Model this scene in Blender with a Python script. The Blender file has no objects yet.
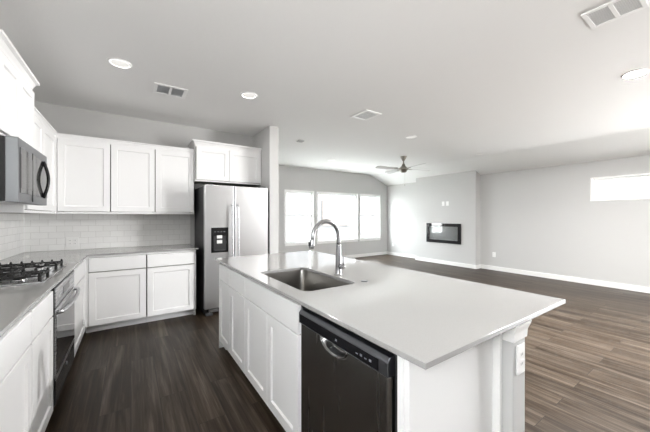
import bpy, bmesh, math
from mathutils import Vector, Matrix
R = math.radians
scene = bpy.context.scene
COL = scene.collection

# ------------------------------------------------------------------ camera
cam_data = bpy.data.cameras.new('camera')
cam = bpy.data.objects.new('camera', cam_data); COL.objects.link(cam)
cam.location = (0, 0, 1.345)
cam.rotation_euler = (R(90), 0, R(-34.1))
cam_data.sensor_width = 36.0
cam_data.lens = 286.9 / 650 * 36
cam_data.clip_start = 0.02
scene.camera = cam

# ------------------------------------------------------------------ world, light, exposure
SKY, GROUND_GLOW = 4.5, 7.0        # daylight: soft overcast sky above, glow added below the horizon as paving bounce
world = bpy.data.worlds.new('daylight'); scene.world = world
world.use_nodes = True
wn = world.node_tree; wb = wn.nodes['Background']
w_tc = wn.nodes.new('ShaderNodeTexCoord'); w_sp = wn.nodes.new('ShaderNodeSeparateXYZ'); w_mr = wn.nodes.new('ShaderNodeMapRange'); w_mx = wn.nodes.new('ShaderNodeMixRGB')
w_mr.inputs['From Min'].default_value = -.03; w_mr.inputs['From Max'].default_value = .03
wn.links.new(w_tc.outputs['Generated'], w_sp.inputs[0]); wn.links.new(w_sp.outputs['Z'], w_mr.inputs[0]); wn.links.new(w_mr.outputs[0], w_mx.inputs[0])
w_mx.inputs[1].default_value = (GROUND_GLOW, GROUND_GLOW * .985, GROUND_GLOW * .965, 1); w_mx.inputs[2].default_value = (SKY * .95, SKY * .98, SKY, 1)
wn.links.new(w_mx.outputs[0], wb.inputs['Color']); wb.inputs['Strength'].default_value = 1.0
scene.view_settings.view_transform = 'Standard'
scene.view_settings.look = 'None'
scene.view_settings.gamma = 1.0
scene.view_settings.use_curve_mapping = False
scene.view_settings.exposure = 2.66
scene.cycles.max_bounces = 14
scene.cycles.diffuse_bounces = 8
scene.cycles.glossy_bounces = 6
scene.cycles.transparent_max_bounces = 12
scene.cycles.caustics_reflective = False
scene.cycles.caustics_refractive = False
scene.cycles.use_denoising = True
scene.cycles.use_adaptive_sampling = False
scene.cycles.sample_clamp_indirect = 5.0

def portal(name, loc, rot, sx, sy):
    d = bpy.data.lights.new(name, 'AREA'); d.shape = 'RECTANGLE'; d.size = sx; d.size_y = sy
    d.cycles.is_portal = True
    o = bpy.data.objects.new(name, d); o.location = loc; o.rotation_euler = rot; COL.objects.link(o)
    return o
portal('daylight_portal_garden', (5.32, 7.30, 1.33), (R(-90), 0, 0), 3.7, 1.5)
portal('daylight_portal_transom', (7.62, 0.85, 1.87), (0, R(90), 0), 0.45, 1.9)
portal('daylight_portal_patio', (7.72, -2.05, 1.15), (0, R(90), 0), 2.3, 2.1)  # samples daylight through the unseen opening added in the right wall
portal('daylight_portal_kitchen_window', (-1.30, -.45, 2.0), (0, R(-90), 0), .6, 1.5)  # samples daylight through the unseen opening added in the left wall

# ------------------------------------------------------------------ materials
def mat(name, color=(.8, .8, .8), rough=.5, metal=0.0, spec=.5, emit=None, estr=0, coat=0):
    m = bpy.data.materials.new(name); m.use_nodes = True
    b = m.node_tree.nodes['Principled BSDF']
    b.inputs['Base Color'].default_value = (*color, 1)
    b.inputs['Roughness'].default_value = rough
    b.inputs['Metallic'].default_value = metal
    b.inputs['Specular IOR Level'].default_value = spec
    if coat: b.inputs['Coat Weight'].default_value = coat; b.inputs['Coat Roughness'].default_value = .03
    if emit:
        b.inputs['Emission Color'].default_value = (*emit, 1); b.inputs['Emission Strength'].default_value = estr
    return m
def N(m, t, **kw):
    n = m.node_tree.nodes.new(t)
    for k, v in kw.items(): setattr(n, k, v)
    return n
def L(m, a, b): m.node_tree.links.new(a, b)
def bsdf(m): return m.node_tree.nodes['Principled BSDF']
def coords(m, scale=(1, 1, 1), swz=None):
    tc = N(m, 'ShaderNodeTexCoord'); out = tc.outputs['Object']
    if swz:
        s = N(m, 'ShaderNodeSeparateXYZ'); c = N(m, 'ShaderNodeCombineXYZ'); L(m, out, s.inputs[0])
        for i, ch in enumerate(swz): L(m, s.outputs['XYZ'.index(ch)], c.inputs[i])
        out = c.outputs[0]
    mp = N(m, 'ShaderNodeMapping'); mp.inputs['Scale'].default_value = scale
    L(m, out, mp.inputs[0]); return mp.outputs[0]
def noise(m, vec, scale, detail=3, rough=.5):
    n = N(m, 'ShaderNodeTexNoise'); n.inputs['Scale'].default_value = scale
    n.inputs['Detail'].default_value = detail; n.inputs['Roughness'].default_value = rough
    L(m, vec, n.inputs['Vector']); return n
def ramp(m, fac, stops):
    r = N(m, 'ShaderNodeValToRGB'); e = r.color_ramp.elements
    while len(e) < len(stops): e.new(.5)
    for k, (p, c) in enumerate(stops): e[k].position = p; e[k].color = (*c, 1)
    L(m, fac, r.inputs[0]); return r.outputs[0]
def bump(m, height, strength, dist=.002):
    b = N(m, 'ShaderNodeBump'); b.inputs['Strength'].default_value = strength; b.inputs['Distance'].default_value = dist
    L(m, height, b.inputs['Height']); L(m, b.outputs[0], bsdf(m).inputs['Normal'])
def textured_paint(name, col, bscale=60, bstr=.15, rough=.75):
    m = mat(name, col, rough, spec=.3)
    n = noise(m, coords(m), bscale, 3)
    bump(m, n.outputs['Fac'], bstr, .004)
    return m
def brushed(name, col, rough, swz_scale, var=.06):
    m = mat(name, col, rough, 1.0)
    n = noise(m, coords(m, swz_scale), 1.0, 2)
    mr = N(m, 'ShaderNodeMapRange'); mr.inputs['To Min'].default_value = rough - var; mr.inputs['To Max'].default_value = rough + var
    L(m, n.outputs['Fac'], mr.inputs[0]); L(m, mr.outputs[0], bsdf(m).inputs['Roughness'])
    return m

M = {}
M['wall'] = textured_paint('grey_wall_paint', (.57, .57, .563), 45, .10)
M['ceiling'] = textured_paint('ceiling_paint', (.865, .865, .86), 28, .22)
M['trim'] = mat('white_trim_paint', (.86, .86, .85), .35)
M['cab'] = mat('white_cabinet_lacquer', (.87, .87, .87), .45)
M['plate'] = mat('white_plastic', (.86, .86, .85), .3)
M['slot'] = mat('dark_slot', (.22, .22, .22), .6)
M['carcass'] = mat('cabinet_box_interior', (.30, .285, .26), .6)  # box coloured dark so shade shows in the gaps between fronts
M['fridge'] = brushed('bright_stainless', (.70, .70, .705), .33, (3, 3, 220))
M['steel'] = brushed('stainless', (.58, .585, .60), .28, (3, 3, 180))
M['dwsteel'] = brushed('dark_stainless', (.34, .338, .333), .27, (60, 60, 2), .012)
M['dwframe'] = mat('dark_satin_frame', (.16, .165, .18), .3, .9)
M['sink'] = brushed('sink_steel', (.22, .212, .20), .30, (90, 90, 90))
M['nickel'] = mat('faucet_stainless', (.33, .33, .34), .26, 1.0)
M['fan_metal'] = mat('brushed_nickel_fan', (.36, .34, .30), .35, 1.0)
M['fan_blade'] = mat('silver_grey_blade', (.58, .575, .57), .4, .2)
M['black'] = mat('black_gloss', (.008, .008, .009), .08, spec=.5)
M['blackglass'] = mat('black_glass', (.012, .012, .014), .03, spec=.6)
M['mwglass'] = mat('smoked_glass', (.045, .045, .044), .05, spec=.6)
M['blackmatte'] = mat('black_matte', (.015, .015, .016), .5)
M['darkgrey'] = mat('dark_grey_casing', (.035, .0355, .038), .5)
M['iron'] = mat('cast_iron', (.012, .012, .012), .55)
M['lens'] = mat('frosted_light_lens', (.9, .9, .88), .5, emit=(1, .97, .92), estr=.06)
M['vent'] = mat('white_vent_metal', (.9, .9, .9), .4)
M['ventdark'] = mat('grey_vent_inside', (.55, .56, .57), .7)
M['ventgrey'] = mat('grey_louver_shade', (.58, .60, .62), .6)  # louvers greyer than the white frame
M['mwsteel'] = mat('microwave_stainless', (.27, .278, .29), .40, 1.0)
M['grey_lens'] = mat('grey_plastic', (.42, .42, .42), .5)
M['drain'] = mat('drain_chrome', (.5, .5, .5), .2, 1.0)
M['mark'] = mat('pale_panel_print', (.20, .205, .23), .5)
M['ember'] = mat('grey_crystal_bed', (.32, .32, .33), .35)
M['firepanel'] = mat('grey_firebox_panel', (.17, .17, .175), .35)
M['vinyl'] = mat('white_vinyl_sash', (.85, .85, .85), .35)

# glass pane: clear with a mirror share
m = bpy.data.materials.new('window_glass'); m.use_nodes = True
nt = m.node_tree; nt.nodes.clear()
o_ = nt.nodes.new('ShaderNodeOutputMaterial'); t_ = nt.nodes.new('ShaderNodeBsdfTransparent'); g_ = nt.nodes.new('ShaderNodeBsdfGlossy')
g_.inputs['Roughness'].default_value = 0.0; mx = nt.nodes.new('ShaderNodeMixShader'); mx.inputs[0].default_value = .05
t_.inputs['Color'].default_value = (.96, .97, .97, 1)
nt.links.new(t_.outputs[0], mx.inputs[1]); nt.links.new(g_.outputs[0], mx.inputs[2]); nt.links.new(mx.outputs[0], o_.inputs[0])
M['glass'] = m

# floor: dark grey-brown wood planks running along Y
m = M['floor'] = mat('wood_plank_floor', (.1, .08, .06), .36, spec=.20)
v = coords(m, swz='YXZ')
br = N(m, 'ShaderNodeTexBrick'); L(m, v, br.inputs['Vector'])
br.offset = .37; br.offset_frequency = 2; br.squash = 1
for k, val in (('Scale', 1), ('Mortar Size', .0022), ('Mortar Smooth', .3), ('Bias', 0), ('Brick Width', 1.22), ('Row Height', .178)):
    br.inputs[k].default_value = val
br.inputs['Color1'].default_value = (0, 0, 0, 1); br.inputs['Color2'].default_value = (1, 1, 1, 1); br.inputs['Mortar'].default_value = (.5, .5, .5, 1)
# shift the grain per plank so it breaks at the joints
mul = N(m, 'ShaderNodeVectorMath', operation='SCALE'); mul.inputs['Scale'].default_value = 9.7
L(m, br.outputs['Color'], mul.inputs[0])
add = N(m, 'ShaderNodeVectorMath', operation='ADD'); L(m, v, add.inputs[0]); L(m, mul.outputs[0], add.inputs[1])
gm = N(m, 'ShaderNodeMapping'); gm.inputs['Scale'].default_value = (1.6, 38, 1); L(m, add.outputs[0], gm.inputs[0])
g1 = noise(m, gm.outputs[0], 1.0, 6, .65); g1.inputs['Distortion'].default_value = .6
gm2 = N(m, 'ShaderNodeMapping'); gm2.inputs['Scale'].default_value = (.55, 7, 1); L(m, add.outputs[0], gm2.inputs[0])
g2 = noise(m, gm2.outputs[0], 1.0, 3); g2.inputs['Distortion'].default_value = 1.4
mixg = N(m, 'ShaderNodeMath', operation='ADD'); L(m, g1.outputs['Fac'], mixg.inputs[0]); L(m, g2.outputs['Fac'], mixg.inputs[1])
hf = N(m, 'ShaderNodeMath', operation='MULTIPLY'); hf.inputs[1].default_value = .5; L(m, mixg.outputs[0], hf.inputs[0])
grain = ramp(m, hf.outputs[0], [(.35, (.0125, .0072, .0036)), (.45, (.028, .0178, .0100)), (.54, (.059, .0435, .0305)), (.65, (.125, .100, .077))])
tone = N(m, 'ShaderNodeMixRGB', blend_type='MULTIPLY'); tone.inputs[0].default_value = 1
sep = N(m, 'ShaderNodeMapRange'); sep.inputs['To Min'].default_value = .82; sep.inputs['To Max'].default_value = 1.14
L(m, br.outputs['Color'], sep.inputs[0]); L(m, grain, tone.inputs[1]); L(m, sep.outputs[0], tone.inputs[2])
seam = N(m, 'ShaderNodeMixRGB'); seam.inputs[2].default_value = (.02, .016, .013, 1)
L(m, br.outputs['Fac'], seam.inputs[0]); L(m, tone.outputs[0], seam.inputs[1]); L(m, seam.outputs[0], bsdf(m).inputs['Base Color'])
rr = N(m, 'ShaderNodeMapRange'); rr.inputs['To Min'].default_value = .30; rr.inputs['To Max'].default_value = .46
L(m, g1.outputs['Fac'], rr.inputs[0]); L(m, rr.outputs[0], bsdf(m).inputs['Roughness'])
bump(m, g1.outputs['Fac'], .12, .002)

# quartz worktop
m = M['quartz'] = mat('white_quartz', (.75, .75, .74), .055, spec=.55)
n = noise(m, coords(m), 300, 2); c = ramp(m, n.outputs['Fac'], [(.30, (.335, .331, .325)), (.45, (.36, .356, .35)), (.7, (.372, .368, .362))])
L(m, c, bsdf(m).inputs['Base Color'])

# glossy white subway tile
def tile(name, swz):
    m = mat(name, (.8, .8, .79), .16, spec=.5)
    v = coords(m, swz=swz)
    br = N(m, 'ShaderNodeTexBrick'); L(m, v, br.inputs['Vector']); br.offset = .5
    for k, val in (('Scale', 1), ('Mortar Size', .0017), ('Mortar Smooth', .4), ('Brick Width', .1524), ('Row Height', .0763)): br.inputs[k].default_value = val
    br.inputs['Color1'].default_value = (.84, .84, .83, 1); br.inputs['Color2'].default_value = (.88, .88, .87, 1); br.inputs['Mortar'].default_value = (.62, .615, .60, 1)
    L(m, br.outputs['Color'], bsdf(m).inputs['Base Color'])
    nz = noise(m, v, 14, 2)
    inv = N(m, 'ShaderNodeMath', operation='SUBTRACT'); inv.inputs[0].default_value = 1; L(m, br.outputs['Fac'], inv.inputs[1])
    ad = N(m, 'ShaderNodeMath', operation='ADD'); L(m, inv.outputs[0], ad.inputs[0])
    ms = N(m, 'ShaderNodeMath', operation='MULTIPLY'); ms.inputs[1].default_value = .55; L(m, nz.outputs['Fac'], ms.inputs[0]); L(m, ms.outputs[0], ad.inputs[1])
    bump(m, ad.outputs[0], .5, .003)
    return m
M['tile_back'] = tile('subway_tile_back', 'XZY'); M['tile_left'] = tile('subway_tile_left', 'YZX')

# outside surfaces
m = M['brick_out'] = mat('painted_brick', (.7, .68, .67), .8)
br = N(m, 'ShaderNodeTexBrick'); L(m, coords(m, swz='YZX'), br.inputs['Vector'])
for k, val in (('Scale', 1), ('Mortar Size', .006), ('Brick Width', .21), ('Row Height', .075)): br.inputs[k].default_value = val
br.inputs['Color1'].default_value = (.058, .056, .058, 1); br.inputs['Color2'].default_value = (.080, .078, .080, 1); br.inputs['Mortar'].default_value = (.13, .128, .126, 1)
L(m, br.outputs['Color'], bsdf(m).inputs['Base Color'])
m = M['siding_out'] = mat('dark_lap_siding', (.066, .066, .068), .8)
M['mulch_out'] = mat('dark_mulch', (.07, .06, .055), .9)  # dark tone, keeps light from bouncing up outside
M['lawn_out'] = mat('dry_lawn', (.50, .50, .48), .9)  # pale tone set for the daylight it bounces indoors

# ------------------------------------------------------------------ mesh helpers
class MB:
    def __init__(s): s.bm = bmesh.new(); s.smooth = []
    def box(s, x0, x1, y0, y1, z0, z1):
        vs = [s.bm.verts.new(p) for p in ((x0,y0,z0),(x1,y0,z0),(x1,y1,z0),(x0,y1,z0),(x0,y0,z1),(x1,y0,z1),(x1,y1,z1),(x0,y1,z1))]
        for f in ((0,3,2,1),(4,5,6,7),(0,1,5,4),(1,2,6,5),(2,3,7,6),(3,0,4,7)): s.bm.faces.new([vs[i] for i in f])
        return s
    def prism(s, poly, axis, a0, a1):
        """polygon in the plane of the two other axes (cyclic order), extruded along axis"""
        def P(u, v, a): return {'x': (a, u, v), 'y': (u, a, v), 'z': (u, v, a)}[axis]
        A = [s.bm.verts.new(P(u, v, a0)) for u, v in poly]; B = [s.bm.verts.new(P(u, v, a1)) for u, v in poly]
        n = len(poly); s.bm.faces.new(A[::-1]); s.bm.faces.new(B)
        for i in range(n): s.bm.faces.new((A[i], A[(i+1) % n], B[(i+1) % n], B[i]))
        return s
    def loft(s, rings, cap=True, closed=True):
        V = [[s.bm.verts.new(p) for p in r] for r in rings]
        for a, b in zip(V, V[1:]):
            n = len(a)
            for i in range(n if closed else n - 1):
                f = s.bm.faces.new((a[i], a[(i+1) % n], b[(i+1) % n], b[i])); f.smooth = True
        if cap:
            s.bm.faces.new(V[0][::-1]); s.bm.faces.new(V[-1])
        return s
    def tube(s, pts, rad, n=14, cap=True):
        pts = [Vector(p) for p in pts]
        if not hasattr(rad, '__len__'): rad = [rad] * len(pts)
        T = []
        for i in range(len(pts)):
            a = pts[max(i-1, 0)]; b = pts[min(i+1, len(pts)-1)]; T.append((b - a).normalized())
        up = Vector((0, 0, 1)) if abs(T[0].z) < .9 else Vector((0, 1, 0))
        u = T[0].cross(up).normalized(); rings = []
        for p, t, r in zip(pts, T, rad):
            u = (u - t * u.dot(t)).normalized(); w = t.cross(u)
            rings.append([p + (u * math.cos(k*2*math.pi/n) + w * math.sin(k*2*math.pi/n)) * r for k in range(n)])
        return s.loft(rings, cap)
    def lathe(s, prof, c, n=28, axis='z', cap=True):
        rings = []
        for r, h in prof:
            ring = []
            for k in range(n):
                a = k * 2 * math.pi / n; u, v = r * math.cos(a), r * math.sin(a)
                ring.append({'z': (c[0]+u, c[1]+v, c[2]+h), 'x': (c[0]+h, c[1]+u, c[2]+v), 'y': (c[0]+u, c[1]+h, c[2]+v)}[axis])
            rings.append(ring)
        return s.loft(rings, cap)
    def build(s, name, material, parent=None, bevel=0, seg=2):
        bmesh.ops.recalc_face_normals(s.bm, faces=s.bm.faces)
        off = Vector(parent_world(parent)) if parent else Vector((0, 0, 0))
        if off.length: bmesh.ops.translate(s.bm, verts=s.bm.verts, vec=-off)
        me = bpy.data.meshes.new(name); s.bm.to_mesh(me); s.bm.free()
        o = bpy.data.objects.new(name, me); COL.objects.link(o); me.materials.append(M[material] if isinstance(material, str) else material)
        if parent: o.parent = parent
        if bevel:
            b = o.modifiers.new('edge', 'BEVEL'); b.width = bevel; b.segments = seg; b.limit_method = 'ANGLE'; b.angle_limit = R(40)
        return o
def parent_world(p):
    v = Vector((0, 0, 0))
    while p: v += p.location; p = p.parent
    return v
def tag(o, label, cat, group=None):
    o['label'] = label; o['category'] = cat
    if group: o['group'] = group
    return o
def thing(name, label, cat, loc, group=None):
    o = bpy.data.objects.new(name, None); COL.objects.link(o); o.location = loc; o.empty_display_size = .1
    return tag(o, label, cat, group)
def struct(o): o['kind'] = 'structure'; return o
def B(*a): return MB().box(*a)
def dup(root, loc, label=None):
    r = root.copy(); COL.objects.link(r); r.location = loc
    if label: r['label'] = label
    for ch in list(root.children):
        c = ch.copy(); COL.objects.link(c); c.parent = r
        for g in list(ch.children):
            d = g.copy(); COL.objects.link(d); d.parent = c
    return r
def rrect(cx, cy, hx, hy, r, n=6):
    pts = []
    for sx, sy, a0 in ((1, 1, 0), (-1, 1, 90), (-1, -1, 180), (1, -1, 270)):
        for k in range(n + 1):
            a = R(a0 + 90 * k / n); pts.append((cx + sx*(hx - r) + r*math.cos(a), cy + sy*(hy - r) + r*math.sin(a)))
    return pts

# ------------------------------------------------------------------ room shell
XL, XR, YB, YW, YR, ZC = -1.057, 7.48, 4.82, 7.15, -6.2, 2.725
CRX, CRZ = 6.72, 2.41          # sloped ceiling strip along the right wall
WX0, WX1, WY = 1.745, 1.90, 4.08   # wall beside the fridge
struct(B(XL-.15, XR+.15, YR-.15, YW+.15, -.12, 0).build('floor', 'floor'))
c = MB(); c.prism([(XL-.15, ZC), (CRX-.10, ZC), (CRX-.03, ZC-.006), (CRX+.04, ZC-.028), (XR, CRZ), (XR+.15, CRZ-.06), (XR+.15, ZC+.12), (XL-.15, ZC+.12)], 'y', YR-.15, YW+.15)
struct(c.build('ceiling', 'ceiling'))
struct(MB().box(XL-.15, XL, .3, YB+.15, 0, ZC).box(XL-.15, XL, YR, -1.2, 0, ZC).box(XL-.15, XL, -1.2, .3, 2.3, ZC).box(XL-.15, XL, -1.2, .3, 0, 1.72).build('wall_left', 'wall'))  # high unseen opening added behind the camera to light the island
struct(B(XR+.15, XR+.75, YR-.15, YW+.15, 2.62, 2.80).build('roof_eave', 'trim'))  # unseen eave added to keep light off the transom reveal
struct(B(XL, WX0, YB, YB+.15, 0, ZC).build('wall_back', 'wall'))
struct(B(WX0, WX1, WY, YW, 0, ZC).build('wall_fridge', 'wall', bevel=.012))
# garden wall with three windows
W = [(3.53, 4.42), (4.575, 6.11), (6.24, 7.125)]; WZ0, WZ1 = .60, 2.04
w = MB(); T = YW + .15
w.box(WX1, XR+.15, YW, T, 0, WZ0).box(WX1, XR+.15, YW, T, WZ1, ZC)
xs = [WX1] + [q for p in W for q in p] + [XR+.15]
for a, b in zip(xs[::2], xs[1::2]): w.box(a, b, YW, T, WZ0, WZ1)
struct(w.build('wall_garden', 'wall'))
# right wall with the transom window and an unseen opening added for daylight
TY0, TY1, TZ0, TZ1 = -.05, 1.715, 1.665, 2.065
w = MB(); w.box(XR, XR+.15, -1.0, YW, 0, TZ0).box(XR, XR+.15, -1.0, YW, TZ1, ZC).box(XR, XR+.15, -1.0, TY0, TZ0, TZ1).box(XR, XR+.15, TY1, YW, TZ0, TZ1).box(XR, XR+.15, YR, -3.1, 0, ZC).box(XR, XR+.15, -3.1, -1.0, 2.3, ZC)
struct(w.build('wall_right', 'wall'))
# rear wall behind the camera, solid
w = MB(); w.box(XL, XR, YR-.15, YR, 0, ZC)
struct(w.build('wall_rear', 'wall'))
# fireplace breast
BX, BY0, BY1 = 7.25, 3.885, 5.73
struct(B(BX, XR, BY0, BY1, 0, 2.62).build('wall_fireplace', 'wall', bevel=.01))
def base(name, x0, x1, y0, y1): struct(B(x0, x1, y0, y1, 0, .10).build(name, 'trim', bevel=.004))
base('baseboard_garden', WX1, XR, YW-.016, YW)
w = MB(); w.box(XR-.016, XR, -1.0, BY0-.016, 0, .10).box(XR-.016, XR, BY1+.016, YW-.016, 0, .10); struct(w.build('baseboard_right', 'trim', bevel=.004))
w = MB(); w.box(BX-.016, BX, BY0-.016, BY1+.016, 0, .10).box(BX, XR, BY0-.016, BY0, 0, .10).box(BX, XR, BY1, BY1+.016, 0, .10); struct(w.build('baseboard_fireplace', 'trim', bevel=.004))
w = MB(); w.box(WX1, WX1+.016, WY-.016, YW-.016, 0, .10).box(WX0, WX1, WY-.016, WY, 0, .10); struct(w.build('baseboard_fridge', 'trim', bevel=.004))

# windows on the garden wall
def garden_window(idx, x0, x1, hung):
    root = bpy.data.objects.new('window_%d' % idx, None); COL.objects.link(root); root.location = ((x0+x1)/2, YW, WZ0); struct(root)
    f = MB(); ya, yb = YW + .05, YW + .11; t = .05
    f.box(x0, x0+t, ya, yb, WZ0, WZ1).box(x1-t, x1, ya, yb, WZ0, WZ1).box(x0+t, x1-t, ya, yb, WZ1-t, WZ1).box(x0+t, x1-t, ya, yb, WZ0, WZ0+t)
    f.build('window_frame', 'vinyl', root, .003)
    if hung:
        zm = (WZ0 + WZ1) / 2 + .05
        B(x0+t, x1-t, ya-.008, ya+.03, zm-.02, zm+.02).build('meeting_rail', 'vinyl', root, .003)
        B(x0+t, x1-t, ya+.02, ya+.026, WZ0+t, zm-.02).build('pane', 'glass', root)
        B(x0+t, x1-t, ya+.034, ya+.040, zm+.02, WZ1-t).build('pane', 'glass', root)
    else:
        B(x0+t, x1-t, ya+.02, ya+.026, WZ0+t, WZ1-t).build('pane', 'glass', root)
    s = MB(); s.box(x0-.04, x1+.04, YW-.035, YW+.05, WZ0-.022, WZ0); s.build('window_sill', 'trim', root, .004)
    B(x0-.02, x1+.02, YW-.014, YW, WZ0-.085, WZ0-.022).build('apron', 'trim', root, .003)
    j = MB(); j.box(x0-.035, x0, YW-.008, YW, WZ0, WZ1+.035).box(x1, x1+.035, YW-.008, YW, WZ0, WZ1+.035).box(x0, x1, YW-.008, YW, WZ1, WZ1+.035)
    j.build('window_casing', 'trim', root, .002)
for i, (a, b) in enumerate(W): garden_window(i + 1, a, b, i != 1)
root = bpy.data.objects.new('window_4', None); COL.objects.link(root); root.location = (XR, (TY0+TY1)/2, TZ0); struct(root)
f = MB(); xa, xb, t = XR+.075, XR+.13, .035
f.box(xa, xb, TY0, TY0+t, TZ0, TZ1).box(xa, xb, TY1-t, TY1, TZ0, TZ1).box(xa, xb, TY0+t, TY1-t, TZ1-t, TZ1).box(xa, xb, TY0+t, TY1-t, TZ0, TZ0+t)
f.build('window_frame', 'vinyl', root, .003)
B(xa+.02, xa+.026, TY0+t, TY1-t, TZ0+t, TZ1-t).build('pane', 'glass', root)
f = MB(); t = .03
f.box(XR-.008, XR, TY0-t, TY0, TZ0-t, TZ1+t).box(XR-.008, XR, TY1, TY1+t, TZ0-t, TZ1+t).box(XR-.008, XR, TY0, TY1, TZ1, TZ1+t).box(XR-.008, XR, TY0, TY1, TZ0-t, TZ0)
f.build('window_casing', 'trim', root, .002)

# outside: ground, neighbours' walls
struct(B(7.65, 40, -.6, 7.35, -.40, -.16).build('side_yard_ground', 'mulch_out'))  # strip added dark to cut bounced light on the neighbour's brick
struct(B(-30, 40, 7.35, 40, -.40, -.16).build('lawn', 'lawn_out'))  # unseen ground added to set the bounce through the garden windows
struct(B(11.0, 11.3, -.4, 6, -.16, 7.0).build('wall_neighbour', 'brick_out'))
w = MB()
for k in range(26): w.prism([(13.0, -.16+k*.18), (13.3, -.16+k*.18), (13.3, .02+k*.18), (13.02, .02+k*.18)], 'x', 1.0, 17.0)
ns = w.build('wall_neighbour', 'siding_out'); struct(ns); ns.name = 'wall_neighbour_far'
for a, b, z0, z1 in ((4.7, 6.1, .8, 2.1), (8.6, 10.6, .8, 2.2)):
    q = MB(); q.box(a, b, 12.93, 12.985, z0, z1); q.build('outside_window', 'mulch_out', ns)

# ------------------------------------------------------------------ cabinet parts
def place(P0, u, n):
    """local (along, out, up) -> world; u, n are unit axes"""
    def f(a, o, z): return (P0[0] + u[0]*a + n[0]*o, P0[1] + u[1]*a + n[1]*o, z)
    return f
def lbox(mb, f, a0, a1, o0, o1, z0, z1):
    p, q = f(a0, o0, z0), f(a1, o1, z1)
    return mb.box(min(p[0], q[0]), max(p[0], q[0]), min(p[1], q[1]), max(p[1], q[1]), z0, z1)
def shaker(mb, f, a0, a1, z0, z1, o0=.001, t=.019, rail=.062, deep=.011, bev=.005):
    def ring(i, o): return [f(a0+i, o, z0+i), f(a1-i, o, z0+i), f(a1-i, o, z1-i), f(a0+i, o, z1-i)]
    e = .0025
    rings = [ring(0, o0), ring(0, o0+t-e), ring(e, o0+t), ring(rail, o0+t), ring(rail+bev*.25, o0+t-deep*.35), ring(rail+bev, o0+t-deep)]
    V = [[mb.bm.verts.new(p) for p in r] for r in rings]
    for a, b in zip(V, V[1:]):
        for i in range(4): mb.bm.faces.new((a[i], a[(i+1) % 4], b[(i+1) % 4], b[i]))
    mb.bm.faces.new(V[0][::-1]); mb.bm.faces.new(V[-1]); return mb
def slab(mb, f, a0, a1, z0, z1, o0=.001, t=.019):
    e = .004
    def ring(i, o): return [f(a0+i, o, z0+i), f(a1-i, o, z0+i), f(a1-i, o, z1-i), f(a0+i, o, z1-i)]
    V = [[mb.bm.verts.new(p) for p in r] for r in (ring(0, o0), ring(0, o0+t-e), ring(e, o0+t))]
    for a, b in zip(V, V[1:]):
        for i in range(4): mb.bm.faces.new((a[i], a[(i+1) % 4], b[(i+1) % 4], b[i]))
    mb.bm.faces.new(V[0][::-1]); mb.bm.faces.new(V[-1]); return mb
def cabinet(name, label, group, P0, u, n, width, depth, z0, z1, doors, drawers, toe=0, cat='cabinet', foot=None, skin=''):
    f = place(P0, u, n)
    c = f(width/2, -depth/2, z0 if not toe else 0)
    r = thing(name, label, cat, c, group)
    b = MB(); t = .018; zb = toe if toe else z0; fo = -.012
    lbox(b, f, .002, t, -depth, fo, zb, z1); lbox(b, f, width-t, width-.002, -depth, fo, zb, z1)
    lbox(b, f, t, width-t, -depth, fo, zb, zb+t); lbox(b, f, t, width-t, -depth, -depth+.006, zb+t, z1)
    if z0: lbox(b, f, t, width-t, -depth, fo, z1-t, z1)
    b.build('body', 'carcass', r)
    a_lo = min(d[0] for d in doors + drawers); a_hi = max(d[1] for d in doors + drawers)
    z_hi = max(d[3] for d in doors + drawers); z_lo = min(d[2] for d in doors + drawers)
    if a_lo > .012: lbox(MB(), f, 0, a_lo-.004, fo, .004, zb, z1).build('stile', 'cab', r)
    if width - a_hi > .012: lbox(MB(), f, a_hi+.004, width, fo, .004, zb, z1).build('stile', 'cab', r)
    ra, rb = (a_lo-.004 if a_lo > .012 else 0), (a_hi+.004 if width - a_hi > .012 else width)
    if z1 - z_hi > .012: lbox(MB(), f, ra, rb, fo, .004, z_hi+.004, z1).build('rail', 'cab', r)
    if z_lo - zb > .012: lbox(MB(), f, ra, rb, fo, .004, zb, z_lo-.004).build('rail', 'cab', r)
    for k_ in skin:
        a_ = -.001 if k_ == 'L' else width-.001
        lbox(MB(), f, a_, a_+.002, -depth, .001, zb, z1).build('side_panel', 'cab', r)
    if toe: lbox(MB(), f, 0, width, -.095, -.077, 0, toe).build('toe_kick', 'cab', r)
    if foot:
        q = MB()
        for (a0, a1) in foot: lbox(q, f, a0, a1, -depth, -.03, 0, toe)
        q.build('foot_panel', 'cab', r)
    for d in doors: shaker(MB(), f, *d).build('door', 'cab', r)
    for d in drawers: slab(MB(), f, *d).build('drawer', 'cab', r)
    return r
DZ0, DZ1, WZ_0, WZ_1, TOE, CT = .094, .698, .707, .864, .090, .893     # door, drawer heights; toe; cabinet top
G = .004

# --- left run (faces +X)
FX = -.432
def left_unit(y0, y1, label, doors=1, dy=None, toe=TOE):
    w_ = y1 - y0; a0, a1 = (dy or (.009, w_ - .009)); dd = []
    for k in range(doors):
        s_ = (a1 - a0) / doors; dd.append((a0 + k*s_ + (G/2 if k else 0), a0 + (k+1)*s_ - (G/2 if k < doors-1 else 0), DZ0, DZ1))
    return cabinet('base_cabinet', label, 'base cabinets along the left wall', (FX, y0), (0, 1), (1, 0), w_, .61, 0, CT, dd, [(a0, a1, WZ_0, WZ_1)], toe)
left_unit(1.42, 2.03, 'white shaker base cabinet nearest the camera under the left worktop')
left_unit(2.03, 2.515, 'white shaker base cabinet directly before the black wall oven')
left_unit(3.285, 4.188, 'white base cabinet between the oven and the inner corner', 1, (.02, .78))

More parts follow.
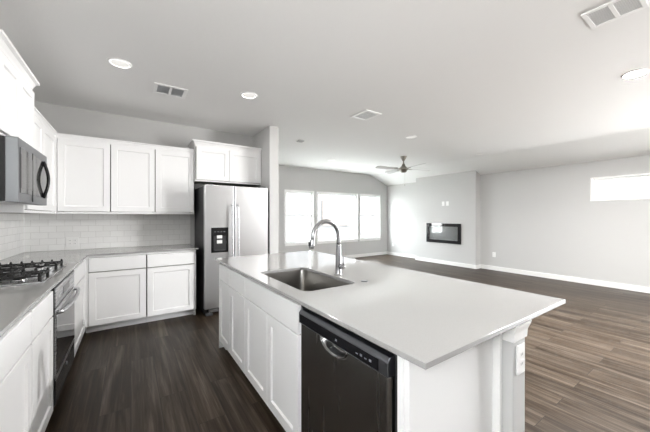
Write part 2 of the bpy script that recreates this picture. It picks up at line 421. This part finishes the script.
# --- back run (faces -Y)
FY = 4.192
cabinet('base_cabinet', 'wide white base cabinet in the inner corner of the back wall', 'base cabinets along the back wall', (-.428, FY), (1, 0), (0, -1), .590, .61, 0, CT, [(.034, .584, DZ0, DZ1)], [(.034, .584, WZ_0, WZ_1)], TOE)
cabinet('base_cabinet', 'white base cabinet at the end of the back run beside the fridge', 'base cabinets along the back wall', (.163, FY), (1, 0), (0, -1), .567, .61, 0, CT, [(.006, .545, DZ0, DZ1)], [(.006, .545, WZ_0, WZ_1)], TOE, foot=[(.545, .567)], skin='R')

# --- left and back worktop (one L-shaped slab)
wt = MB(); wt.prism([(XL+.001, 1.41), (-.400, 1.41), (-.400, 4.160), (.757, 4.160), (.757, YB-.001), (XL+.001, YB-.001)], 'z', .894, .914)
tag(wt.build('worktop', 'quartz', bevel=.002), 'L-shaped white quartz worktop along the left and back walls', 'worktop')

# backsplashes
struct(B(XL+.010, .757, YB-.010, YB, .9145, 1.41).build('wall_back_tile', 'tile_back'))
struct(B(XL, XL+.010, 1.41, YB-.010, .9145, 1.46).build('wall_left_tile', 'tile_left'))

# --- upper cabinets
UZ0, UZ1 = 1.372, 2.262
UY = 4.500
def upper_back(x0, x1, label): return cabinet('wall_cabinet', label, 'wall cabinets on the back wall', (x0, UY), (1, 0), (0, -1), x1-x0, YB-.001-UY, UZ0, UZ1, [(.005, x1-x0-.005, UZ0+.028, UZ1-.02)], [])
upper_back(-.708, -.210, 'white shaker wall cabinet at the inner corner of the back wall')
upper_back(-.210, .272, 'white shaker wall cabinet in the middle of three on the back wall')
upper_back(.272, .757, 'white shaker wall cabinet next to the raised fridge cabinet')
LX = -.727
def upper_left(y0, y1, label, dy, z1=UZ1):
    return cabinet('wall_cabinet', label, None, (LX, y0), (0, 1), (1, 0), y1-y0, LX-XL-.001, UZ0, z1, dy, [], skin='L')
upper_left(3.312, YB-.34, 'white wall cabinet between the microwave and the inner corner', [(.03, .56, UZ0+.028, UZ1-.02), (.566, 1.10, UZ0+.028, UZ1-.02)])
flr = [o for o in bpy.data.objects if o.get('label') == 'white wall cabinet between the microwave and the inner corner'][0]
B(LX, -.7085, 4.424, 4.4995, UZ0, UZ1).build('corner_filler', 'cab', flr)
# crown on the lower uppers
def crown_poly(h, pr): return [(0, 0), (.006, 0), (.010, h*.25), (pr*.55, h*.62), (pr, h*.75), (pr, h), (0, h)]
cr = MB()
pr = crown_poly(.045, .028)
cr.prism([(UY - p, UZ1 + h) for p, h in pr], 'x', LX, .757)
q = [(LX + p, UZ1 + h) for p, h in pr]; cr.prism(q, 'y', 3.312, UY)
cr.box(LX-.02, LX+.0, 3.312, UY+.02, UZ1, UZ1+.045)
tag(cr.build('crown_molding', 'cab'), 'white crown molding along the top of the corner wall cabinets', 'molding')

def raised_cabinet(label, P0, u, n, width, depth, z0, z1, doors, sides):
    r = cabinet('wall_cabinet', label, None, P0, u, n, width, depth, z0, z1, doors, [], skin='LR')
    f = place(P0, u, n); h, p = .075, .042
    prof = crown_poly(h, p)
    # mitred crown: loft of the profile around left side, front, right side
    path = []
    sL, sR = sides
    def st(pp, hh):
        out = []
        if sL: out += [f(-pp, -depth, z1+hh), f(-pp, pp, z1+hh)]
        else: out += [f(0, pp, z1+hh)]
        if sR: out += [f(width+pp, pp, z1+hh), f(width+pp, -depth, z1+hh)]
        else: out += [f(width, pp, z1+hh)]
        return out
    m_ = MB(); rows = [[m_.bm.verts.new(x) for x in st(pp, hh)] for pp, hh in prof[:-1]]
    for a, b in zip(rows, rows[1:]):
        for i in range(len(a) - 1): m_.bm.faces.new((a[i], a[i+1], b[i+1], b[i]))
    top = rows[-1]; back = [m_.bm.verts.new(f(0 if not sL else -p, -depth, z1+h)), m_.bm.verts.new(f(width if not sR else width+p, -depth, z1+h))]
    if sL and sR: m_.bm.faces.new(top)
    else: m_.bm.faces.new(top + ([back[1]] if not sR else []) + ([back[0]] if not sL else []))
    m_.build('crown', 'cab', r)
    return r
# over the fridge, over the microwave
raised_cabinet('raised white two-door cabinet above the stainless refrigerator', (.762, 4.42), (1, 0), (0, -1), .978, YB-.001-4.42, 1.845, 2.355, [(.012, .470, 1.868, 2.335), (.474, .966, 1.868, 2.335)], (True, False))
raised_cabinet('raised white two-door cabinet above the microwave', (-.677, 2.545), (0, 1), (1, 0), .763, .379, 1.853, 2.385, [(.008, .379, 1.875, 2.36), (.383, .755, 1.875, 2.36)], (True, True))

# ------------------------------------------------------------------ refrigerator
fr = thing('refrigerator', 'stainless side-by-side refrigerator with black ice dispenser', 'refrigerator', (1.26, 4.45, 0))
FL, FRr, FYd = .812, 1.708, 4.045
B(FL+.003, FRr-.003, 4.125, 4.79, .05, 1.755).build('body', 'darkgrey', fr, .004)
def fdoor(x0, x1):
    m_ = MB(); rings = []
    for z in (.10, 1.762):
        pass
    e = .012
    poly = [(x0, 4.118), (x0, FYd+e), (x0+e*.3, FYd+e*.3), (x0+e, FYd), (x1-e, FYd), (x1-e*.3, FYd+e*.3), (x1, FYd+e), (x1, 4.118)]
    return m_.prism(poly, 'z', .098, 1.762)
ld = fdoor(FL, 1.2015).build('door', 'fridge', fr, .003); rd = fdoor(1.2075, FRr).build('door', 'fridge', fr, .003)
for x, par in ((1.165, ld), (1.244, rd)):
    pts = [(x, FYd, 1.50)] + [(x, FYd-.052, 1.49)] + [(x, FYd-.058, 1.47 - k*.1) for k in range(11)] + [(x, FYd-.052, .44), (x, FYd, .43)]
    MB().tube(pts, .011, 10).build('handle', 'steel', par)
dp = B(.893, 1.118, FYd-.004, FYd+.001, .848, 1.188).build('dispenser_panel', 'black', ld, .003)
B(.925, 1.085, FYd-.0055, FYd-.003, .875, 1.075).build('dispenser_recess', 'blackmatte', dp)
for z0, z1 in ((1.040, 1.082), (.972, 1.018)): B(.965, 1.035, FYd-.016, FYd-.0055, z0, z1).build('paddle', 'plate', dp, .004)
B(.935, 1.075, FYd-.022, FYd-.0055, .872, .886).build('drip_tray', 'darkgrey', dp, .002)
for k in range(4): B(.935+k*.04, .953+k*.04, FYd-.0055, FYd-.004, 1.128, 1.134).build('indicator', 'mark', dp)
B(1.60, 1.665, FYd-.0035, FYd, 1.69, 1.70).build('badge', 'grey_lens', rd)
g = B(FL+.01, FRr-.01, 4.10, 4.135, .03, .095); g.build('kick_grille', 'blackmatte', fr)
for x in (FL+.06, FRr-.16): B(x, x+.12, 4.06, 4.11, .042, .078).build('hinge_cover', 'steel', fr, .004)
for x in (FL+.02, FRr-.11): B(x, x+.09, 4.07, 4.76, 0, .048).build('roller_foot', 'darkgrey', fr, .003)
B(FL+.03, FL+.12, 4.06, 4.14, 1.762, 1.778).build('top_hinge', 'darkgrey', fr); B(FRr-.12, FRr-.03, 4.06, 4.14, 1.762, 1.778).build('top_hinge', 'darkgrey', fr)

# ------------------------------------------------------------------ microwave
mw = thing('microwave', 'stainless over-the-range microwave with curved black handle', 'microwave', (-.85, 2.93, 1.43))
B(XL+.012, -.640, 2.560, 3.298, 1.438, 1.838).build('body', 'blackmatte', mw, .003)
d = B(-.640, -.582, 2.560, 3.298, 1.432, 1.840).build('door', 'mwsteel', mw, .004)
B(-.5825, -.579, 2.590, 3.292, 1.493, 1.782).build('door_glass', 'blackglass', d)
B(-.5795, -.5782, 2.604, 3.284, 1.525, 1.742).build('door_window', 'mwglass', d)
B(-.581, -.577, 2.86, 2.868, 1.445, 1.790).build('panel_seam', 'blackmatte', d)
pts = []
for k in range(13):
    t = k / 12; z = 1.488 + t * (1.780 - 1.488); o = math.sin(t * math.pi)
    pts.append((-.579 + .030 * o, 3.165, z))
MB().tube(pts, .011, 12).build('handle', 'black', mw)
v_ = MB()
for k in range(12): v_.box(-.98 + k*.028, -.962 + k*.028, 2.62, 3.24, 1.4345, 1.4385)
v_.build('vent_grille', 'steel', mw)

# ------------------------------------------------------------------ oven under the worktop
ov = thing('oven', 'built-in stainless oven with dark glass door under the cooktop', 'oven', (-.7, 2.9, .09))
B(-1.0, -.436, 2.535, 3.27, .095, .885).build('body', 'blackmatte', ov)
B(-.436, -.410, 2.520, 3.280, .105, .880).build('frame', 'blackmatte', ov, .002)
cp = B(-.428, -.405, 2.530, 3.276, .745, .872).build('control_panel', 'steel', ov, .003)
B(-.406, -.4035, 2.78, 3.03, .785, .835).build('display', 'blackglass', cp)
od = B(-.428, -.403, 2.530, 3.276, .285, .735).build('door', 'steel', ov, .003)
B(-.404, -.4015, 2.545, 3.262, .305, .705).build('door_glass', 'blackglass', od)
lw = B(-.428, -.405, 2.530, 3.276, .110, .278).build('lower_panel', 'blackglass', ov, .003)
B(-.4055, -.4035, 2.530, 3.276, .268, .280).build('trim_strip', 'steel', ov)
MB().lathe([(.001, 0), (.013, 0), (.013, .002), (.001, .002)], (-.4052, 2.92, .225), 18, 'x').build('emblem', 'steel', lw)
pts = [(-.405, 2.545, .715)] + [(-.375 + .022*math.sin(math.pi*k/12), 2.545 + .715*k/12, .715) for k in range(13)] + [(-.405, 3.26, .715)]
MB().tube(pts, .0125, 12).build('handle', 'steel', ov)

# ------------------------------------------------------------------ gas cooktop
ck = thing('gas_cooktop', 'gas cooktop with black iron grates set on the left worktop', 'cooktop', (-.72, 2.92, .914))
CX0, CX1, CY0, CY1 = -.985, -.462, 2.545, 3.292
tr = MB(); tr.prism(rrect(-.7235, 2.9185, .2615, .3735, .015, 3), 'z', .9142, .923); tr.build('tray', 'steel', ck, .003)
def burner(x, y, r):
    b_ = MB(); b_.lathe([(r, 0), (r, .008), (r*.8, .012), (.005, .012)], (x, y, .923), 20).build('burner_base', 'drain', ck)
    MB().lathe([(r*.72, 0), (r*.72, .007), (r*.6, .010), (.003, .010)], (x, y, .935), 20).build('burner_cap', 'iron', ck)
for x, y, r in ((-.60, 2.67, .040), (-.86, 2.67, .034), (-.79, 2.9185, .055), (-.60, 3.167, .034), (-.86, 3.167, .042)): burner(x, y, r)
def grate(x0, x1, y0, y1, centers):
    g_ = MB(); z0, z1 = .953, .964; t = .010
    g_.box(x0, x1, y0, y0+t, z0, z1).box(x0, x1, y1-t, y1, z0, z1).box(x0, x0+t, y0+t, y1-t, z0, z1).box(x1-t, x1, y0+t, y1-t, z0, z1)
    for cx, cy in centers:
        for dx in (-.055, 0, .055):
            g_.box(cx+dx-.0045, cx+dx+.0045, y0+t, cy-.028, z0, z1+.004).box(cx+dx-.0045, cx+dx+.0045, cy+.028, y1-t, z0, z1+.004)
        xa = max(x0+t, cx-.125); xb = min(x1-t, cx+.125)
        g_.box(xa, cx-.030, cy-.0045, cy+.0045, z0, z1+.004).box(cx+.030, xb, cy-.0045, cy+.0045, z0, z1+.004)
    if len(centers) > 1:
        xm = (centers[0][0] + centers[1][0]) / 2; g_.box(xm-.005, xm+.005, y0+t, y1-t, z0, z1)
    n_ = round((x1-x0)/.06)
    for k in range(n_+1):
        px = x0+.009 + (x1-x0-.018)*k/n_
        for py in (y0+.005, y1-.005):
            g_.prism([(px-.008, z1), (px+.008, z1), (px+.004, z1+.017), (px-.004, z1+.017)], 'y', py-.005, py+.005)
    for px in (x0+.009, x1-.009):
        for py in (y0+.009, y1-.009): g_.box(px-.008, px+.008, py-.008, py+.008, .9232, z0)
    g_.build('grate', 'iron', ck, .0015, 1)
grate(-.975, -.478, 2.556, 2.790, [(-.60, 2.67), (-.86, 2.67)])
grate(-.975, -.655, 2.796, 3.041, [(-.79, 2.9185)])
grate(-.975, -.478, 3.047, 3.281, [(-.60, 3.167), (-.86, 3.167)])
for k in range(5):
    kn = MB(); y = 2.815 + k*.052; x = -.515 - (.055 if k % 2 else 0)
    kn.lathe([(.019, 0), (.019, .004), (.016, .006), (.015, .026), (.013, .028), (.002, .028)], (x, y, .923), 18); kn.box(x-.014, x+.014, y-.003, y+.003, .950, .956)
    kn.build('knob', 'steel', ck)

# ------------------------------------------------------------------ island
IX = .764
def isl(y0, y1, label, doors, drawers, **k):
    w_ = y1 - y0
    return cabinet('island_cabinet', label, 'island cabinets', (IX, y0), (0, 1), (-1, 0), w_, .54, 0, CT, doors, drawers, TOE, **k)
w1 = 3.02 - 2.645
isl(2.645, 3.02, 'narrow white island cabinet at the far end near the refrigerator', [(.006, w1-.004, DZ0, DZ1)], [(.004, w1-.002, WZ_0, WZ_1)])
w2 = 2.645 - 2.228
isl(2.228, 2.645, 'white island cabinet between the far end unit and the sink unit', [(.006, w2-.006, DZ0, DZ1)], [(.003, w2-.003, WZ_0, WZ_1)])
w3 = 2.228 - 1.338
isl(1.338, 2.228, 'wide white two-door island cabinet under the sink', [(.020, w3/2-.002, DZ0, DZ1), (w3/2+.002, w3-.006, DZ0, DZ1)], [(.020, w3-.006, WZ_0, WZ_1)])
ep = thing('island_end_panel', 'white near end panel of the island beside the dishwasher', 'end panel', (1.02, .64, 0))
B(.747, 1.314, .620, .640, 0, CT).build('panel', 'cab', ep, .002)
B(.745, .765, .6405, .666, 0, CT).build('filler_strip', 'cab', ep, .002)
B(.745, .775, .614, .620, 0, CT).build('corner_trim', 'cab', ep, .002)
B(1.288, 1.313, .588, .6195, 0, CT).build('scribe_molding', 'trim', ep, .004)
fp = thing('island_end_panel', 'white far end panel of the island facing the refrigerator', 'end panel', (1.02, 3.03, 0))
B(.747, 1.314, 3.0205, 3.040, .0, CT).build('panel', 'cab', fp, .002)
B(.790, .815, 2.94, 3.020, 0, .089).build('toe_return', 'cab', fp)
struct(B(1.315, 1.430, .548, 3.04, 0, .893).build('wall_island', 'wall', bevel=.006))
cap = MB(); rows = []
for px, z in ((.003, .818), (.005, .822), (.007, .855), (.016, .880), (.018, .893)):
    rows.append([(1.315-px, .548-px, z), (1.430+px, .548-px, z), (1.430+px, 3.04, z), (1.315-px*.0, 3.04, z), (1.315, .587, z), (1.315-px, .587, z)])
cap.loft(rows)
for f_ in cap.bm.faces: f_.smooth = False
struct(cap.build('trim_1', 'trim'))
struct(B(1.430, 1.444, .548, 3.04, 0, .10).build('baseboard_island', 'trim'))

# island worktop with the sink cut-out
SCX, SCY, SHX, SHY = 1.013, 1.762, .198, .352
def slab_with_hole(x0, x1, y0, y1, hole, z0, z1):
    bm = bmesh.new(); es = []
    for loop in ([(x0, y0), (x1, y0), (x1, y1), (x0, y1)], hole):
        vs = [bm.verts.new((x, y, z1)) for x, y in loop]
        for i in range(len(vs)): es.append(bm.edges.new((vs[i], vs[(i+1) % len(vs)])))
    bmesh.ops.triangle_fill(bm, use_beauty=True, edges=es)
    ext = bmesh.ops.extrude_face_region(bm, geom=bm.faces[:])
    bmesh.ops.translate(bm, verts=[e for e in ext['geom'] if isinstance(e, bmesh.types.BMVert)], vec=(0, 0, z0 - z1))
    mb = MB(); mb.bm.free(); mb.bm = bm; return mb
iw = slab_with_hole(.713, 1.86, .530, 3.066, rrect(SCX, SCY, SHX, SHY, .055, 6), .894, .914)
tag(iw.build('island_worktop', 'quartz', bevel=.002), 'large white quartz island worktop with undermount sink opening', 'worktop')

# sink
sk = thing('sink', 'undermount stainless single-bowl sink in the island worktop', 'sink', (SCX, SCY, .67))
s_ = MB(); rings = []
for off, z, r in ((.012, .8925, .067), (.001, .8925, .056), (-.001, .888, .054), (-.006, .74, .052), (-.012, .70, .05), (-.03, .682, .045), (-.06, .678, .04)):
    rings.append([(x, y, z) for x, y in rrect(SCX, SCY, SHX+off, SHY+off, r, 6)])
rings.append([(SCX + (x-SCX)*.25, SCY + (y-SCY)*.14, .675) for x, y, z in rings[-1]])
s_.loft(rings, cap=False); s_.bm.faces.ensure_lookup_table()
b_ = s_.build('bowl', 'sink', sk)
sm = b_.modifiers.new('thick', 'SOLIDIFY'); sm.thickness = .0015; sm.offset = -1
MB().lathe([(.001, .003), (.03, .003), (.034, .006), (.055, .008), (.058, .004), (.058, -.004), (.001, -.004)], (SCX, SCY, .675), 24).build('drain', 'drain', sk)

# faucet
fc = thing('faucet', 'stainless pull-down gooseneck faucet behind the sink', 'faucet', (1.265, 1.69, .914))
MB().lathe([(.030, 0), (.030, .004), (.026, .008), (.0235, .012), (.0225, .06), (.0225, .10), (.0205, .16), (.0178, .215), (.0168, .225), (.001, .225)], (1.265, 1.69, .9142), 24).build('base', 'nickel', fc)
pts = [(1.265, 1.69, 1.12), (1.265, 1.69, 1.16)]
for k in range(17):
    a = R(180 * k / 16); pts.append((1.154 + .111*math.cos(a), 1.69, 1.195 + .111*math.sin(a)))
pts += [(1.042, 1.69, 1.185)]
MB().tube(pts, .0158, 16).build('neck', 'nickel', fc)
sh = MB().tube([(1.0425, 1.69, 1.195), (1.0405, 1.69, 1.175), (1.037, 1.69, 1.150), (1.033, 1.69, 1.125), (1.0325, 1.69, 1.120)], [.0168, .0180, .0200, .0215, .018], 18).build('spray_head', 'nickel', fc)
B(1.012, 1.018, 1.680, 1.700, 1.135, 1.165).build('spray_button', 'blackmatte', sh, .002)
hb = MB().tube([(1.265, 1.672, .977), (1.265, 1.655, .977), (1.265, 1.632, .977), (1.265, 1.622, .977)], [.0175, .0175, .0165, .010], 16).build('handle_hub', 'nickel', fc)
MB().tube([(1.265, 1.634, .985), (1.268, 1.634, 1.015), (1.274, 1.636, 1.05), (1.276, 1.637, 1.058)], [.0065, .0055, .0060, .003], 10).build('lever', 'nickel', hb)
hc = MB().lathe([(.022, 0), (.022, .003), (.017, .005), (.001, .005)], (1.278, 1.422, .9142), 20).build('sink_hole_cover', 'dwframe')
tag(hc, 'small dark round cap on the island worktop beside the faucet', 'cap')

# dishwasher
dw = thing('dishwasher', 'dark stainless dishwasher built into the island', 'dishwasher', (1.0, 1.0, 0))
B(.790, 1.28, .672, 1.332, .02, .885).build('body', 'blackmatte', dw)
fr_ = MB(); fr_.box(.752, .790, .668, .682, .02, .885).box(.752, .790, 1.322, 1.336, .02, .885).box(.752, .790, .682, 1.322, .868, .885); fr_.build('frame', 'blackmatte', dw)
# door skin with a scooped pocket handle
DX = .734; y0, y1, z0, z1 = .690, 1.318, .105, .788
HC, HZ, HW, HH = 1.020, .788, .098, .052
bm = bmesh.new(); ny, nz = 90, 24
zs = [z0 + (.70-z0)*k/4 for k in range(5)] + [.70 + (z1-.70)*k/nz for k in range(1, nz+1)]
grid = []
for z in zs:
    row = []
    for i in range(ny + 1):
        y = y0 + (y1-y0)*i/ny; e = min(y-y0, y1-y)
        x = DX + (.012*(1 - e/.016)**2 if e < .016 else 0)
        q = ((y-HC)/HW)**2 + ((z-HZ)/HH)**2
        if q < 1: x += .034 * min(1, (1-q)*2.2)
        row.append(bm.verts.new((x, y, z)))
    grid.append(row)
for a, b in zip(grid, grid[1:]):
    for i in range(ny): f_ = bm.faces.new((a[i], a[i+1], b[i+1], b[i])); f_.smooth = True
bk = bm.verts[:]
def side(v): return bm.verts.new((.786, v.co.y, v.co.z))
edge = [r[0] for r in grid] + grid[-1][1:] + [r[-1] for r in grid[::-1]][1:] + grid[0][::-1][1:-1]
be = [side(v) for v in edge]
for i in range(len(edge)): bm.faces.new((edge[i], edge[(i+1) % len(edge)], be[(i+1) % len(edge)], be[i]))
mb = MB(); mb.bm.free(); mb.bm = bm
dd = mb.build('door', 'dwsteel', dw)
hl = MB(); pts = [(DX-.002, HC + HW*math.cos(R(a)), HZ + HH*math.sin(R(a))) for a in range(180, 361, 10)]
hl.tube(pts, .003, 8).build('pocket_handle', 'dwsteel', dd)
cp = MB(); cp.prism([(.786, .790), (.726, .790), (.726, .842), (.740, .858), (.786, .858)], 'y', .690, 1.318); cpo = cp.build('control_panel', 'dwframe', dw, .003)
B(.7235, .727, .735, 1.302, .797, .838).build('control_strip', 'blackglass', cpo)
for k, y in enumerate((.775, .80, .825, .85, .985)): B(.7228, .7236, y-.006, y+.006, .812, .816 if k % 2 else .821).build('button', 'mark', cpo)
B(.805, .820, .672, 1.332, 0, .100).build('toe_panel', 'blackmatte', dw)

# ------------------------------------------------------------------ fireplace
fpz = thing('electric_fireplace', 'black glass electric fireplace set into the chimney breast', 'fireplace', (BX, 4.80, .58))
F0, F1, FZ0, FZ1 = 4.268, 5.332, .590, 1.138
w = MB(); t = .085; xa, xb = BX-.032, BX-.001
w.box(xa, xb, F0, F0+t, FZ0, FZ1).box(xa, xb, F1-t, F1, FZ0, FZ1).box(xa, xb, F0+t, F1-t, FZ1-t, FZ1).box(xa, xb, F0+t, F1-t, FZ0, FZ0+t)
w.build('frame', 'blackglass', fpz, .003)
B(xb-.006, xb, F0+t, F1-t, FZ0+t, FZ1-t).build('firebox', 'firepanel', fpz)
B(xa+.002, xa+.008, F0+t, F1-t, FZ0+t, FZ1-t).build('glass', 'glass', fpz)
em = MB()
import random; random.seed(4)
for k in range(60):
    y = F0+t+.02 + random.random()*(F1-F0-2*t-.04); s = .005 + random.random()*.004; z = FZ0+t
    em.prism([(y-s, z), (y+s, z), (y+s*.3, z+s*2.4), (y-s*.5, z+s*2)], 'x', xb-.020, xb-.008)
eo = em.build('ember_bed', 'ember', fpz); eo['kind'] = 'stuff'

# ------------------------------------------------------------------ outlets and switches
def plate(name, label, cat, P0, u, n, w_, h_, kind, group=None):
    f = place(P0, u, n); r = thing(name, label, cat, f(0, 0, P0[2]), group)
    lbox(MB(), f, -w_/2, w_/2, .0005, .007, P0[2]-h_/2, P0[2]+h_/2).build('plate', 'plate', r, .002)
    gangs = max(1, round(w_ / .06) - (1 if w_ < .09 else 0)); gangs = 2 if w_ > .1 else 1
    for g_ in range(gangs):
        c_ = (g_ - (gangs-1)/2) * .046
        if kind == 'outlet':
            for dz in (-.02, .02):
                rc = lbox(MB(), f, c_-.016, c_+.016, .007, .0085, P0[2]+dz-.014, P0[2]+dz+.014).build('receptacle', 'trim', r, .002)
                s2 = MB(); lbox(s2, f, c_-.008, c_-.005, .0085, .009, P0[2]+dz-.004, P0[2]+dz+.006); lbox(s2, f, c_+.005, c_+.008, .0085, .009, P0[2]+dz-.004, P0[2]+dz+.006)
                s2.build('slots', 'slot', rc)
        elif kind == 'switch': lbox(MB(), f, c_-.015, c_+.015, .007, .011, P0[2]-.032, P0[2]+.032).build('rocker', 'trim', r, .002)
        else: lbox(MB(), f, c_-.016, c_+.016, .007, .009, P0[2]-.033, P0[2]+.033).build('cover', 'trim', r, .002)
    return r
plate('wall_outlet', 'white double outlet on the tiled back wall near the corner', 'outlet', (-.612, YB-.010, 1.015), (1, 0), (0, -1), .125, .115, 'outlet')
plate('wall_outlet', 'white outlet on the grey end of the island wall', 'outlet', (1.373, .548, .738), (1, 0), (0, -1), .072, .125, 'outlet')
plate('wall_outlet', 'white outlet on the right wall beside the chimney breast', 'outlet', (XR, 3.549, .385), (0, 1), (-1, 0), .075, .118, 'outlet')
plate('wall_outlet', 'white outlet low in the far corner by the garden windows', 'outlet', (XR, 6.86, .366), (0, 1), (-1, 0), .075, .118, 'outlet')
plate('wall_plate', 'white outlet plate above the fireplace, the one nearer the garden windows', 'outlet', (BX, 4.80, 1.69), (0, 1), (-1, 0), .075, .118, 'outlet')
plate('wall_plate', 'white cable plate above the fireplace, the one nearer the kitchen', 'wall plate', (BX, 4.67, 1.69), (0, 1), (-1, 0), .075, .118, 'cable')

# ------------------------------------------------------------------ ceiling fittings
def can(x, y, label, r0=.092):
    r = thing('recessed_light', label, 'ceiling light', (x, y, ZC), 'recessed ceiling lights')
    MB().lathe([(r0, -.0005), (r0, -.004), (r0*.93, -.009), (r0*.80, -.010), (r0*.78, -.004), (r0*.78, -.0005)], (x, y, ZC), 32, cap=False).build('trim_ring', 'vent', r)
    MB().lathe([(.001, -.006), (r0*.6, -.006), (r0*.775, -.004), (r0*.775, -.0008), (.001, -.0008)], (x, y, ZC), 32).build('lens', 'lens', r)
    return r
def added_can_fill(x, y, watts):
    d = bpy.data.lights.new('can_lamp', 'AREA'); d.shape = 'DISK'; d.size = .135; d.energy = watts; d.color = (1, .985, .97)
    o = bpy.data.objects.new('can_lamp', d); o.location = (x, y, ZC-.0075); COL.objects.link(o)
added_can_fill(-.08, 3.178, .7); added_can_fill(1.117, 3.195, 1.1); added_can_fill(4.04, .618, 52)  # fill light added at three cans for the kitchen and right floor
c0 = can(-.08, 3.178, 'round recessed ceiling light nearest the left wall cabinets')
for x, y, lb in ((1.117, 3.195, 'round recessed ceiling light in front of the fridge cabinet'), (4.043, 3.299, 'round recessed ceiling light just before the ceiling fan'),
                 (4.04, .618, 'lit round recessed ceiling light nearest the high transom window'), (4.086, 5.772, 'round recessed ceiling light nearest the garden windows'),
                 (6.437, 3.354, 'round recessed ceiling light near the chimney breast')):
    dup(c0, (x, y, ZC), lb)
def vent(name, label, x0, x1, y0, y1, sects, along, rim=.022, bar='x', group=None, slat='ventgrey'):
    r = thing(name, label, 'vent', ((x0+x1)/2, (y0+y1)/2, ZC), group)
    za, zb = ZC-.010, ZC-.0008
    f = MB(); f.box(x0, x1, y0, y0+rim, za, zb).box(x0, x1, y1-rim, y1, za, zb).box(x0, x0+rim, y0+rim, y1-rim, za, zb).box(x1-rim, x1, y0+rim, y1-rim, za, zb)
    X0, X1, Y0, Y1 = x0+rim, x1-rim, y0+rim, y1-rim
    cells = []
    for k in range(sects):
        if along == 'x':
            s_ = (X1-X0)/sects; cells.append((X0+k*s_+(.012 if k else 0), X0+(k+1)*s_-(.012 if k < sects-1 else 0), Y0, Y1))
            if k: f.box(X0+k*s_-.012, X0+k*s_+.012, Y0, Y1, za, zb)
        else:
            s_ = (Y1-Y0)/sects; cells.append((X0, X1, Y0+k*s_+(.012 if k else 0), Y0+(k+1)*s_-(.012 if k < sects-1 else 0)))
            if k: f.box(X0, X1, Y0+k*s_-.012, Y0+k*s_+.012, za, zb)
    f.build('frame', 'vent', r, .002)
    B(X0, X1, Y0, Y1, ZC-.002, ZC-.0009).build('backing', 'ventdark', r)
    for (a0, a1, b0, b1) in cells:
        l_ = MB()
        if bar == 'x':
            n_ = int((b1-b0)/.016)
            for k in range(n_):
                y = b0 + (k+.5)*(b1-b0)/n_; l_.prism([(y-.0072, ZC-.008), (y-.0066, ZC-.008), (y+.0072, ZC-.0055), (y+.0066, ZC-.0055)], 'x', a0, a1)
        else:
            n_ = int((a1-a0)/.016)
            for k in range(n_):
                x = a0 + (k+.5)*(a1-a0)/n_; l_.prism([(x-.0072, ZC-.008), (x-.0066, ZC-.008), (x+.0072, ZC-.0055), (x+.0066, ZC-.0055)], 'y', b0, b1)
        l_.build('louver', slat, r)
vent('air_vent', 'two-section white ceiling vent above the back kitchen cabinets', .20, .52, 3.43, 3.71, 2, 'x', .035)
vent('air_vent', 'square white ceiling vent in the middle above the island', 2.52, 2.80, 2.77, 3.10, 1, 'x', .04, slat='vent')
vent('return_vent', 'large white return air vent nearest the camera on the ceiling', 2.55, 2.81, .365, .645, 2, 'y', .026, 'y', slat='vent')
sd = thing('smoke_detector', 'small square grey detector on the ceiling beyond the fridge wall', 'detector', (2.572, 4.60, ZC))
B(2.517, 2.627, 4.545, 4.655, ZC-.018, ZC-.0005).build('base', 'grey_lens', sd, .004); MB().lathe([(.038, -.024), (.042, -.018), (.042, -.0182), (.001, -.024)], (2.572, 4.60, ZC), 20).build('cover', 'grey_lens', sd)

# ------------------------------------------------------------------ ceiling fan
FX0, FY0 = 5.238, 4.489
fan = thing('ceiling_fan', 'four-blade nickel ceiling fan in the living area', 'ceiling fan', (FX0, FY0, ZC))
MB().lathe([(.075, -.0005), (.072, -.012), (.062, -.030), (.040, -.075), (.026, -.10), (.014, -.105)], (FX0, FY0, ZC), 24).build('canopy', 'fan_metal', fan)
MB().tube([(FX0, FY0, ZC-.09), (FX0, FY0, ZC-.20)], .0135, 12).build('downrod', 'fan_metal', fan)
MB().lathe([(.016, .115), (.032, .10), (.045, .055), (.080, .030), (.115, .010), (.118, -.015), (.098, -.035), (.075, -.042), (.070, -.075), (.050, -.092), (.020, -.100), (.002, -.10)], (FX0, FY0, 2.445), 28).build('motor', 'fan_metal', fan)
for k in range(4):
    a = R(-34.1 + 20 + 90*k); ca, sa = math.cos(a), math.sin(a)
    def FP(r, t, z): return (FX0 + ca*r - sa*t, FY0 + sa*r + ca*t, 2.440 + z)
    mm = MB(); rows = []
    for r, hw in ((.17, .045), (.21, .062), (.45, .070), (.66, .074), (.70, .066), (.715, .045)):
        tl = .22
        rows.append([FP(r, -hw, -hw*tl-.004), FP(r, hw, hw*tl-.004), FP(r, hw, hw*tl+.004), FP(r, -hw, -hw*tl+.004)])
    mm.loft(rows)
    for f_ in mm.bm.faces: f_.smooth = False
    bl = mm.build('blade', 'fan_blade', fan)
    ir = MB(); ir.loft([[FP(r, -h, -.012), FP(r, h, -.012), FP(r, h, -.004), FP(r, -h, -.004)] for r, h in ((.08, .018), (.14, .014), (.19, .035), (.24, .030))])
    ir.build('blade_iron', 'fan_metal', bl)
MB().tube([(FX0, FY0-.04, 2.36), (FX0, FY0-.04, 2.07)], .0016, 6).build('pull_chain', 'fan_metal', fan)
MB().lathe([(.001, .02), (.008, .014), (.010, 0), (.006, -.016), (.001, -.018)], (FX0, FY0-.04, 2.055), 12).build('chain_pull', 'fan_metal', fan)
